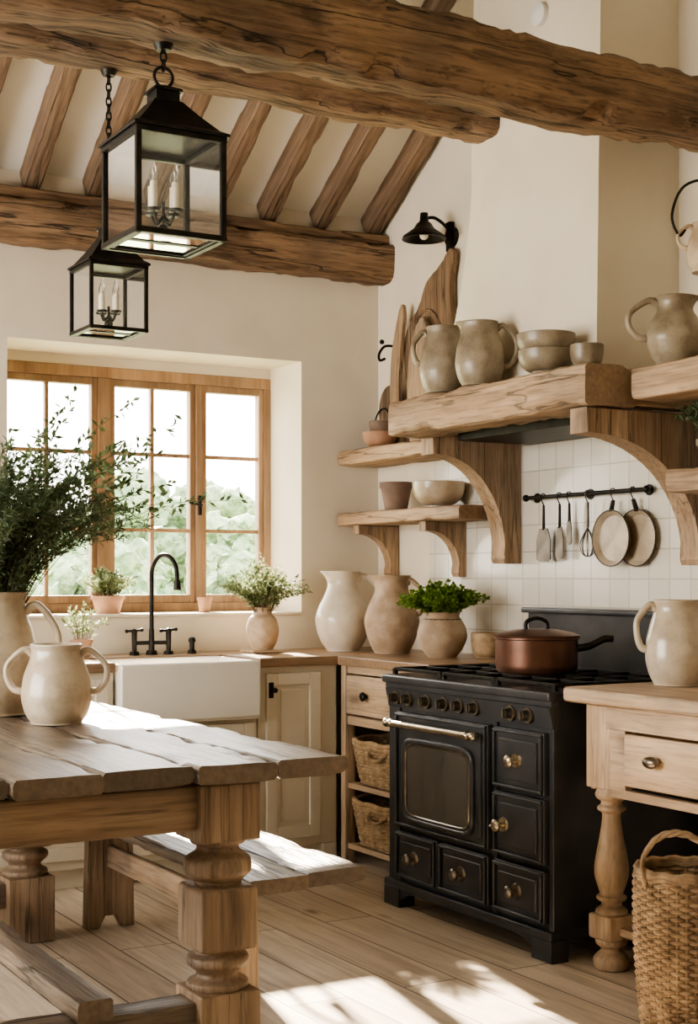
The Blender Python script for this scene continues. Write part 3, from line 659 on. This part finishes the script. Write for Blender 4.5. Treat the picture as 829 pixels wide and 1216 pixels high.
fin(B().cyl((fx-.085,fy,zc+.055),(fx+.085,fy,zc+.055),.009,seg=12),'bridge_bar','iron',f)
for s_ in(-1,1):
    hx=fx+s_*.085
    b=B().cyl((hx,fy,zc),(hx,fy,zc+.015),.024,.02,16).cyl((hx,fy,zc+.015),(hx,fy,zc+.10),.011,.013,12).cyl((hx-.035,fy,zc+.11),(hx+.035,fy,zc+.115),.006,seg=8).sphere(hx,fy,zc+.108,.015)
    b.sphere(hx-.037,fy,zc+.11,.009).sphere(hx+.037,fy,zc+.115,.009)
    fin(b,'faucet_handle','iron',f)
hx=at(228,6.27)
b=B().lathe([(0,0),(.022,0),(.02,.012),(.012,.02),(.012,.05),(.018,.06),(.014,.075),(0,.08)],hx,6.27,zc,20); fin(b,'soap_dispenser','iron',label='small black soap dispenser by the faucet',cat_='soap dispenser')
# basket unit
u=thing('basket_shelf_unit',(3.58,5.39,0),'pale oak open shelf unit with a drawer and baskets','shelf unit')
for yy in(5.005,5.725):
    for xx in(3.285,3.80): fin(B().box(xx,xx+.055,yy,yy+.04,0,.904,.005),'post','paleZ',u)
for a in((3.30,3.85,.07,.095),(3.30,3.85,.345,.37),(3.30,3.85,.655,.675)): fin(B().box(a[0],a[1],5.045,5.725,a[2],a[3],.003),'shelf_board','paleY',u)
for a in((.868,.903),(.635,.672)): fin(B().box(3.295,3.33,5.047,5.723,a[0],a[1],.002),'front_rail','paleY',u)
fin(B().box(3.85,3.87,5.03,5.76,.07,.90),'back_panel','paleY',u)
d=fin(B().box(3.283,3.305,5.055,5.715,.685,.862,.006).box(3.305,3.7,5.10,5.69,.70,.84),'drawer','paleY',u)
b=B().cyl((3.285,5.53,.775),(3.272,5.53,.775),.008,seg=10).sphere(3.262,5.53,.775,.013,.022,.022); fin(b,'drawer_knob','iron',d,label='dark round knob')
def weave(b,path,z0,z1,rows,k,amp,r,rf=lambda t:1.0,seg=96,flat=1.0):
    for i in range(rows):
        t=(i+.5)/rows; z=z0+(z1-z0)*t; pts=[]
        for j in range(seg):
            a=2*math.pi*j/seg; x,y,nx,ny=path(a,rf(t)); o=amp*math.sin(k*a+(math.pi if i%2 else 0))
            pts.append((x+nx*o,y+ny*o,z+.15*r*math.sin(5*a+i)))
        b.tube(pts,r,6,flat,closed=True)
def rectpath(cx,cy,hx,hy,n=4):
    def f(a,s):
        c,q=math.cos(a),math.sin(a)
        d=(abs(c)**n+abs(q)**n)**(-1/n); 
        return cx+hx*s*c*d,cy+hy*s*q*d,c,q
    return f
def rbasket(cy,z0,h,lab):
    t=thing('wicker_basket',(3.55,cy,z0),lab,'basket','baskets in the shelf unit')
    p=rectpath(3.515,cy,.255,.325)
    rf=lambda s:.88+.12*s**.7
    b=B(); weave(b,p,z0+.01,z0+h-.015,13,44,.006,h/28,rf,176)
    b.box(3.34,3.72,cy-.24,cy+.24,z0+.001,z0+.012)
    for j in range(44):
        a=2*math.pi*(j+.25)/44; b.tube([(*p(a,rf(s/5))[:2],z0+.01+(h-.02)*s/5) for s in range(6)],.005,5)
    for zz,rr_ in((h-.012,.012),(h+.004,.013)):
        b.tube([(*p(2*math.pi*j/64,1.015)[:2],z0+zz+.004*math.sin(j*1.3)) for j in range(64)],rr_,7,closed=True)
    fin(b,'basket_weave','wick',t)
    b=B().tube(cat([(3.262,cy-.07,z0+h-.02),(3.240,cy-.06,z0+h-.045),(3.236,cy,z0+h-.06),(3.240,cy+.06,z0+h-.045),(3.262,cy+.07,z0+h-.02)],5),.008,7); fin(b,'basket_handle','wickl',t)
rbasket(5.385,.372,.195,'brown wicker basket on the middle shelf'); rbasket(5.385,.097,.20,'brown wicker basket on the bottom shelf')
# ================================================================= RANGE
RX=3.05; YL,YR=4.96,3.90
g=thing('range_cooker',(3.45,4.44,0),'charcoal cast iron range cooker with aged metal fittings','stove')
b=B().box(RX+.01,3.83,YR,YL,.09,.90,.006)
b.box(RX,RX+.02,YL-.08,YL,.1,.79,.003).box(RX,RX+.02,YR,YR+.025,.1,.79,.003).box(RX,RX+.02,YR+.325,YR+.35,.1,.79,.003)
fin(b,'range_body','black',g)
b=B().box(RX-.02,3.80,YR-.01,YL+.01,.075,.105,.006)
def foot(y0,y1,x0,x1):
    b.prism([(y0,0),(y1,0),(y1,.075),(y0,.075)],'X',x0,x1,.006)
for y0,y1 in((YL-.10,YL+.01),(YR-.01,YR+.10)): foot(y0,y1,RX-.02,RX+.06); foot(y0,y1,3.72,3.8)
b.prism([(YL-.10,.075),(YL-.10,.03),(YL-.14,.055),(YL-.2,.065),(YR+.2,.065),(YR+.14,.055),(YR+.10,.03),(YR+.10,.075)],'X',RX-.012,RX+.005)
fin(b,'range_plinth','black',g)
b=B().box(RX-.03,3.80,YR-.012,YL+.012,.885,.918,.008).box(RX-.015,RX+.02,YR-.005,YL+.005,.865,.89,.004)
fin(b,'cooktop','black',g)
b=B().prism([(RX+.012,.79),(RX-.004,.79),(RX-.02,.865),(RX+.012,.872)],'Y',YR,YL,.003); cp=fin(b,'control_panel','black',g)
for yy in(4.88,4.79,4.66,4.54,4.44,4.34,4.12,4.02):
    zz=.83; x0=RX-.012
    b=B().cyl((x0,yy,zz),(x0-.010,yy,zz),.029,.027,20).cyl((x0-.010,yy,zz),(x0-.036,yy,zz),.019,.016,16).box(x0-.042,x0-.032,yy-.003,yy+.003,zz-.016,zz+.016,.001)
    fin(b,'control_knob','pewter',cp,label='round dark metal control knob')
def panel(b,y0,y1,z0,z1,x=RX,d=.024):
    b.box(x-d+.006,x+.01,y0,y1,z0,z1,.005)
    w=.016
    b.box(x-d-.006,x-d+.008,y0+.004,y1-.004,z0+.004,z0+w,.004).box(x-d-.006,x-d+.008,y0+.004,y1-.004,z1-w,z1-.004,.004)
    b.box(x-d-.006,x-d+.008,y0+.004,y0+w,z0+w,z1-w,.004).box(x-d-.006,x-d+.008,y1-w,y1-.004,z0+w,z1-w,.004)
    b.box(x-d-.002,x-d+.008,y0+.035,y1-.035,z0+.035,z1-.035,.005)
b=B(); y0,y1=4.258,4.878
panel(b,y0,y1,.325,.775)
def rr(yc,zc_,hy,hz,n=5,N=48):
    o=[]
    for j in range(N):
        a=2*math.pi*j/N; c,s_=math.cos(a),math.sin(a); d=(abs(c)**n+abs(s_)**n)**(-1/n); o.append((yc+hy*c*d,zc_+hz*s_*d))
    return o
yc=(y0+y1)/2
b.tube([(RX-.030,p[0],p[1]) for p in rr(yc,.52,.232,.155,9,64)],.011,8,closed=True)
od=fin(b,'oven_door','black',g)
b=B().prism(rr(yc,.52,.229,.152,9,64),'X',RX-.033,RX-.0255); fin(b,'oven_window','oglass',od)
b=B().tube([(RX-.0345,p[0],p[1]) for p in rr(yc,.52,.216,.139,9,64)],.005,6,closed=True)
fin(b,'window_trim','pewter',od)
b=B().cyl((RX-.072,y0+.02,.735),(RX-.072,y1-.02,.735),.013,seg=14)
for yy in(y0+.05,y1-.05): b.cyl((RX-.025,yy,.735),(RX-.072,yy,.735),.010,seg=10).sphere(RX-.072,yy,.735,.018)
b.sphere(RX-.072,y0+.015,.735,.018).sphere(RX-.072,y1-.015,.735,.018)
fin(b,'oven_handle','brass',od,label='long silvered metal bar handle')
def rdrawer(y0,y1,z0,z1,mat='pewter',side=False):
    b=B(); panel(b,y0,y1,z0,z1); d=fin(b,'range_drawer','black',g)
    ym=(y0+y1)/2; zm_=(z0+z1)/2
    if side: ym=y1-.07; zm_=z0+.11
    x=RX-.026
    b=B().cyl((x,ym,zm_),(x-.008,ym,zm_),.028,.024,18).cyl((x-.008,ym,zm_),(x-.028,ym,zm_),.009,seg=12).sphere(x-.036,ym,zm_,.013,.024,.024)
    if side: b.cyl((x-.02,ym,zm_),(x-.02,ym+.05,zm_-.012),.007,seg=8)
    fin(b,'drawer_knob',mat,d,label='round metal knob')
rdrawer(3.93,4.22,.562,.775,'brass'); rdrawer(3.93,4.22,.325,.548,'brass',side=True)
for y0,y1 in((4.59,4.878),(4.258,4.57),(3.93,4.22)): rdrawer(y0,y1,.125,.305,'pewter')
b=B().box(3.74,3.83,YR,YL,.90,1.165,.008).box(3.71,3.85,YR-.01,YL+.01,1.155,1.178,.006)
fin(b,'backguard','black',g)
for k,yc in enumerate((4.78,4.43,4.08)):
    b=B()
    y0,y1=yc-.165,yc+.165
    for yy in(y0,y1,yc): b.box(3.07,3.68,yy-.006,yy+.006,.932,.945,.002)
    for xx in(3.07,3.22,3.375,3.53,3.68): b.box(xx-.006,xx+.006,y0,y1,.932,.945,.002)
    for xx in(3.07,3.68):
        for yy in(y0,y1): b.box(xx-.008,xx+.008,yy-.008,yy+.008,.917,.94)
    fin(b,'pan_grate','iron',g)
    for xx in(3.22,3.53): fin(B().lathe([(0,0),(.05,0),(.05,.008),(.035,.012),(.035,.016),(0,.016)],xx,yc,.916,24),'burner','iron',g)
px_,py_,pz=3.36,4.40,.946
p=thing('cooking_pot',(px_,py_,pz),'aged copper saucepan with lid and iron handle','pot')
R=.155
fin(B().lathe([(0,0),(R*.93,0),(R*.98,.01),(R,.03),(R,.125),(R+.006,.128),(R+.006,.134),(R-.004,.134),(R-.005,.01),(0,.008)],px_,py_,pz,48),'pot_body','copper',p)
lid=fin(B().lathe([(0,.166),(R*.5,.162),(R*.9,.15),(R+.01,.141),(R+.008,.134),(R+.004,.134),(0,.134)],px_,py_,pz,48),'pot_lid','copper',p)
b=B().tube(cat([(px_-.04*.866,py_+.04*.5,pz+.16),(px_-.038*.866,py_+.038*.5,pz+.19),(px_,py_,pz+.205),(px_+.038*.866,py_-.038*.5,pz+.19),(px_+.04*.866,py_-.04*.5,pz+.16)],6),.008,8); fin(b,'lid_handle','iron',lid,label='black iron loop handle')
c,s_=math.cos(RA),math.sin(RA)
b=B().tube(cat([(px_+(R-.002)*c,py_+(R-.002)*s_,pz+.09),(px_+(R+.05)*c,py_+(R+.05)*s_,pz+.10),(px_+(R+.10)*c,py_+(R+.10)*s_,pz+.125),(px_+(R+.135)*c,py_+(R+.135)*s_,pz+.125)],6),[.015]*6+[.013]*6+[.014]*7,10,1.0)
fin(b,'pot_handle','iron',p,label='black iron handle')
# ================================================================= RIGHT COUNTER
ct=thing('kitchen_counter',(3.5,3.2,0),'pale oak counter with turned legs and a drawer','counter')
fin(B().beam((3.48,2.4,.912),(3.48,3.865,.912),.83,.052,.002,ch=.008,chip=.003),'counter_top','paleY',ct)
XF=3.11
b=B().box(XF+.02,3.85,3.78,3.80,.60,.884); fin(b,'side_apron','paleX',ct)
b=B().box(XF+.012,XF+.04,2.5,3.70,.585,.615,.003).box(XF+.012,XF+.04,3.62,3.70,.610,.86,.003).box(XF+.012,XF+.04,2.9,2.98,.610,.86,.003)
fin(b,'front_apron','paleY',ct)
d=fin(B().box(XF-.002,XF+.02,2.99,3.61,.632,.80,.005),'counter_drawer','paleY',ct)
fin(B().box(XF-.004,XF+.03,2.5,3.70,.81,.885,.003),'apron_rail','paleY',ct)
for yy in(3.46,3.14):
    b=B().sphere(XF-.022,yy,.725,.02,.034,.02,3).cyl((XF,yy,.72),(XF-.015,yy,.72),.012,seg=10); fin(b,'drawer_pull','pewter',d,label='dark metal cup pull')
def turned(cx,cy,par,mat,name='counter_leg'):
    q=[(.050,0),(.058,.008),(.060,.035),(.050,.05),(.038,.06),(.036,.072),(.050,.082),(.054,.095),(.050,.11)]
    q2=[(.050,.18),(.054,.192),(.048,.203),(.036,.212),(.035,.222),(.048,.232),(.050,.242),(.040,.252),(.046,.275),(.056,.31),(.057,.345),(.050,.39),(.040,.44),(.033,.485),(.031,.51),(.034,.522),(.046,.530),(.047,.540),(.036,.550),(.036,.560),(.050,.570),(.055,.583),(.050,.596),(.046,.61)]
    b=B().lathe([(0,0)]+[(p.x,p.y) for p in cat([(a,c,0) for a,c in q],4)]+[(0,.11)],cx,cy,0,32)
    b.lathe([(0,.17)]+[(p.x,p.y) for p in cat([(a,c,0) for a,c in q2],4)]+[(0,.61)],cx,cy,0,32)
    b.box(cx-.06,cx+.06,cy-.06,cy+.06,.605,.884,.005)
    b.box(cx-.056,cx+.056,cy-.056,cy+.056,.10,.185,.010)
    return fin(b,name,mat,par)
turned(XF+.07,3.755,ct,'paleZ'); turned(3.78,3.755,ct,'paleZ'); turned(XF+.07,2.5,ct,'paleZ')
fin(B().beam((3.50,2.5,.135),(3.50,3.74,.135),.66,.03,.002,ch=.004),'lower_shelf','paleY',ct)
pitcher('pitcher',3.41,3.69,.942,.285,.105,'jug','cer_c',(RA+math.pi,),RA,'cream speckled pitcher with loop handle on the counter',hs=.65,hz=(.42,.9),hr=.012)
# floor basket
bx,by=2.90,3.10; BR=.142
t=thing('wicker_basket',(bx,by,0),'tall brown wicker basket with a hoop handle on the floor','basket')
b=B()
def cp_(a,s): return bx+BR*s*math.cos(a),by+BR*s*math.sin(a),math.cos(a),math.sin(a)
BF=lambda s:.84+.16*math.sin(s*math.pi*.62)
weave(b,cp_,.012,.462,42,17,.0055,.0064,BF,136)
b.lathe([(0,0),(.12,0),(.12,.01),(0,.01)],bx,by,.004,24)
for k in range(34):
    a=(k+.5)*2*math.pi/34; b.tube([(*cp_(a,BF(s/8))[:2],.012+.452*s/8) for s in range(9)],.005,6)
for zz in(.464,.477): b.tube([(*cp_(j*2*math.pi/48,.985)[:2],zz+.003*math.sin(j*1.7)) for j in range(48)],.010,7,closed=True)
fin(b,'basket_weave','wickl',t)
a0=RA+math.pi+1.15
ux,uy=math.cos(a0),math.sin(a0); vx,vy=-uy,ux; q=.115
b=B()
for ph in(0,2.1,4.2):
    pts=cat([(bx+ux*q+vx*o,by+uy*q+vy*o,z) for o,z in((-.09,.44),(-.10,.51),(-.06,.575),(0,.595),(.06,.575),(.10,.51),(.09,.44))],6)
    b.tube([(p.x+.006*math.cos(ph+i*.7)*ux,p.y+.006*math.cos(ph+i*.7)*uy,p.z+.006*math.sin(ph+i*.7)) for i,p in enumerate(pts)],.006,6)
fin(b,'basket_handle','wickl',t)
# ================================================================= TABLE
tb=thing('dining_table',(1.24,4.4,0),'rustic weathered farmhouse table with thick turned legs','table')
xs=[.53,.77,1.02,1.25,1.50,1.73,1.945]
b=B()
for i in range(6):
    w=xs[i+1]-xs[i]-.006; cx=(xs[i]+xs[i+1])/2; e=[0,.02,-.01,.015,.0,.01][i]
    b.beam((cx,3.36+e,.804),(cx,5.42,.804),w,.05,.0022,ch=.007,seed=i,freq=3,chip=.006)
fin(b,'table_top','tableY',tb)
def tleg(cx,cy):
    b=B(); h=.085
    b.box(cx-h,cx+h,cy-h,cy+h,.625,.775,.006).box(cx-h*.97,cx+h*.97,cy-h*.97,cy+h*.97,.340,.505,.014,2).box(cx-h,cx+h,cy-h,cy+h,0,.235,.006)
    q=[(.06,.50),(.064,.512),(.066,.518),(.086,.535),(.09,.555),(.084,.575),(.062,.590),(.056,.60),(.058,.608),(.072,.615),(.075,.63)]
    b.lathe([(0,.49)]+[(p.x,p.y) for p in cat([(a,c,0) for a,c in q],4)]+[(0,.63)],cx,cy,0,32)
    q=[(.07,.225),(.080,.238),(.080,.252),(.062,.262),(.056,.275),(.072,.29),(.082,.302),(.080,.318),(.062,.33),(.062,.35)]
    b.lathe([(0,.225)]+[(p.x,p.y) for p in cat([(a,c,0) for a,c in q],4)]+[(0,.35)],cx,cy,0,32)
    fin(b,'table_leg','tlegZ',tb)
LX=(.88,1.605); LY=(3.47,5.12)
for x in LX:
    for y in LY: tleg(x,y)
for y in LY: fin(B().beam((LX[0]+.08,y-.03,.715),(LX[1]-.08,y-.03,.715),.05,.115,.002,ch=.005),'end_apron','tlegX',tb)
for x in LX: fin(B().beam((x,LY[0]+.08,.715),(x,LY[1]-.08,.715),.05,.115,.002,ch=.005),'side_apron','tlegY',tb)
for y in LY: fin(B().beam((LX[0]+.08,y,.17),(LX[1]-.08,y,.17),.11,.09,.003,ch=.006,chip=.005),'end_stretcher','tableX',tb)
fin(B().beam((1.24,LY[0]-.08,.245),(1.24,LY[1]+.08,.245),.09,.055,.003,ch=.006,chip=.005),'long_stretcher','tableY',tb)
bn=thing('bench',(1.93,4.5,0),'rustic weathered wooden bench beside the table','bench')
b=B().beam((1.835,3.56,.457),(1.835,5.45,.457),.185,.042,.0025,ch=.006,seed=2,freq=3,chip=.005).beam((2.03,3.585,.457),(2.03,5.45,.457),.19,.042,.0025,ch=.006,seed=5,freq=3,chip=.005)
fin(b,'bench_seat','tableY',bn)
for y in(4.10,5.15):
    b=B().prism([(1.84,0),(1.89,0),(1.91,.05),(1.96,.05),(1.98,0),(2.03,0),(2.02,.434),(1.85,.434)],'Y',y-.025,y+.025,.004); fin(b,'bench_leg','tlegZ',bn)
fin(B().beam((1.935,4.12,.27),(1.935,5.13,.27),.03,.08,.003,ch=.005),'bench_stretcher','tlegY',bn)
zt=.832
pitcher('cream_jug',1.535,4.56,zt,.255,.112,'jug','cer_c',(RA,RA+math.pi),-math.pi/2+.2,'cream glazed two handled jug on the table',hs=1.0,hz=(.4,.88),hr=.011,spk=.1)
vx,vy=1.455,4.97
t=pitcher('tall_pitcher',vx,vy,zt,.42,.145,'jug','cer_c',(RA,),RA+math.pi,'tall cream pitcher filled with rosemary and olive branches',hs=1.1,hz=(.3,.85),hr=.013)
foliage(t,vx,vy,zt+.34,210,.64,.38,.028,.0026,115,'rose',curv=.5,r0=.05,hv=.35,start=.2,bias=(.16,-.09),name='rosemary_sprigs',up=.8)
foliage(t,vx+.03,vy,zt+.34,46,.90,.30,.034,.0068,38,'olive',curv=.7,r0=.05,hv=.4,start=.4,bias=(.50,-.28),name='olive_sprigs',up=.6,minq=.3)
# ================================================================= LIGHTS / WORLD / CAMERA
w=bpy.data.worlds.new('World'); SC.world=w; w.use_nodes=True
bg=w.node_tree.nodes['Background']; bg.inputs[0].default_value=(1,.965,.90,1); bg.inputs[1].default_value=9.0
def light(name,kind,loc,dirv,e,col,size=None,sy=None):
    d=bpy.data.lights.new(name,kind); d.energy=e; d.color=col
    if kind=='AREA':
        d.shape='RECTANGLE'; d.size=size; d.size_y=sy or size
    o=bpy.data.objects.new(name,d); COL.objects.link(o); o.location=loc
    o.rotation_euler=Vector(dirv).to_track_quat('-Z','Y').to_euler(); return o
s=light('sun','SUN',(0,12,8),(-.20,-1,-.56),48,(1,.86,.66)); s.data.angle=math.radians(.8)
light('side_fill_light','AREA',(-1.65,4.4,1.7),(1,-.02,.03),85,(1,.93,.82),2.9,1.5)  # added soft fill lamp out of view, set in the left wall opening
cam=bpy.data.cameras.new('camera'); co=bpy.data.objects.new('camera',cam); COL.objects.link(co)
co.location=(0,0,1.31); co.rotation_euler=(math.pi/2,0,-math.pi/6)
cam.sensor_width=36; cam.lens=51.0; cam.shift_y=.0625; cam.clip_start=.05; cam.clip_end=300
SC.camera=co
SC.view_settings.view_transform='AgX'
SC.view_settings.look='AgX - Medium High Contrast'
SC.view_settings.exposure=0.3
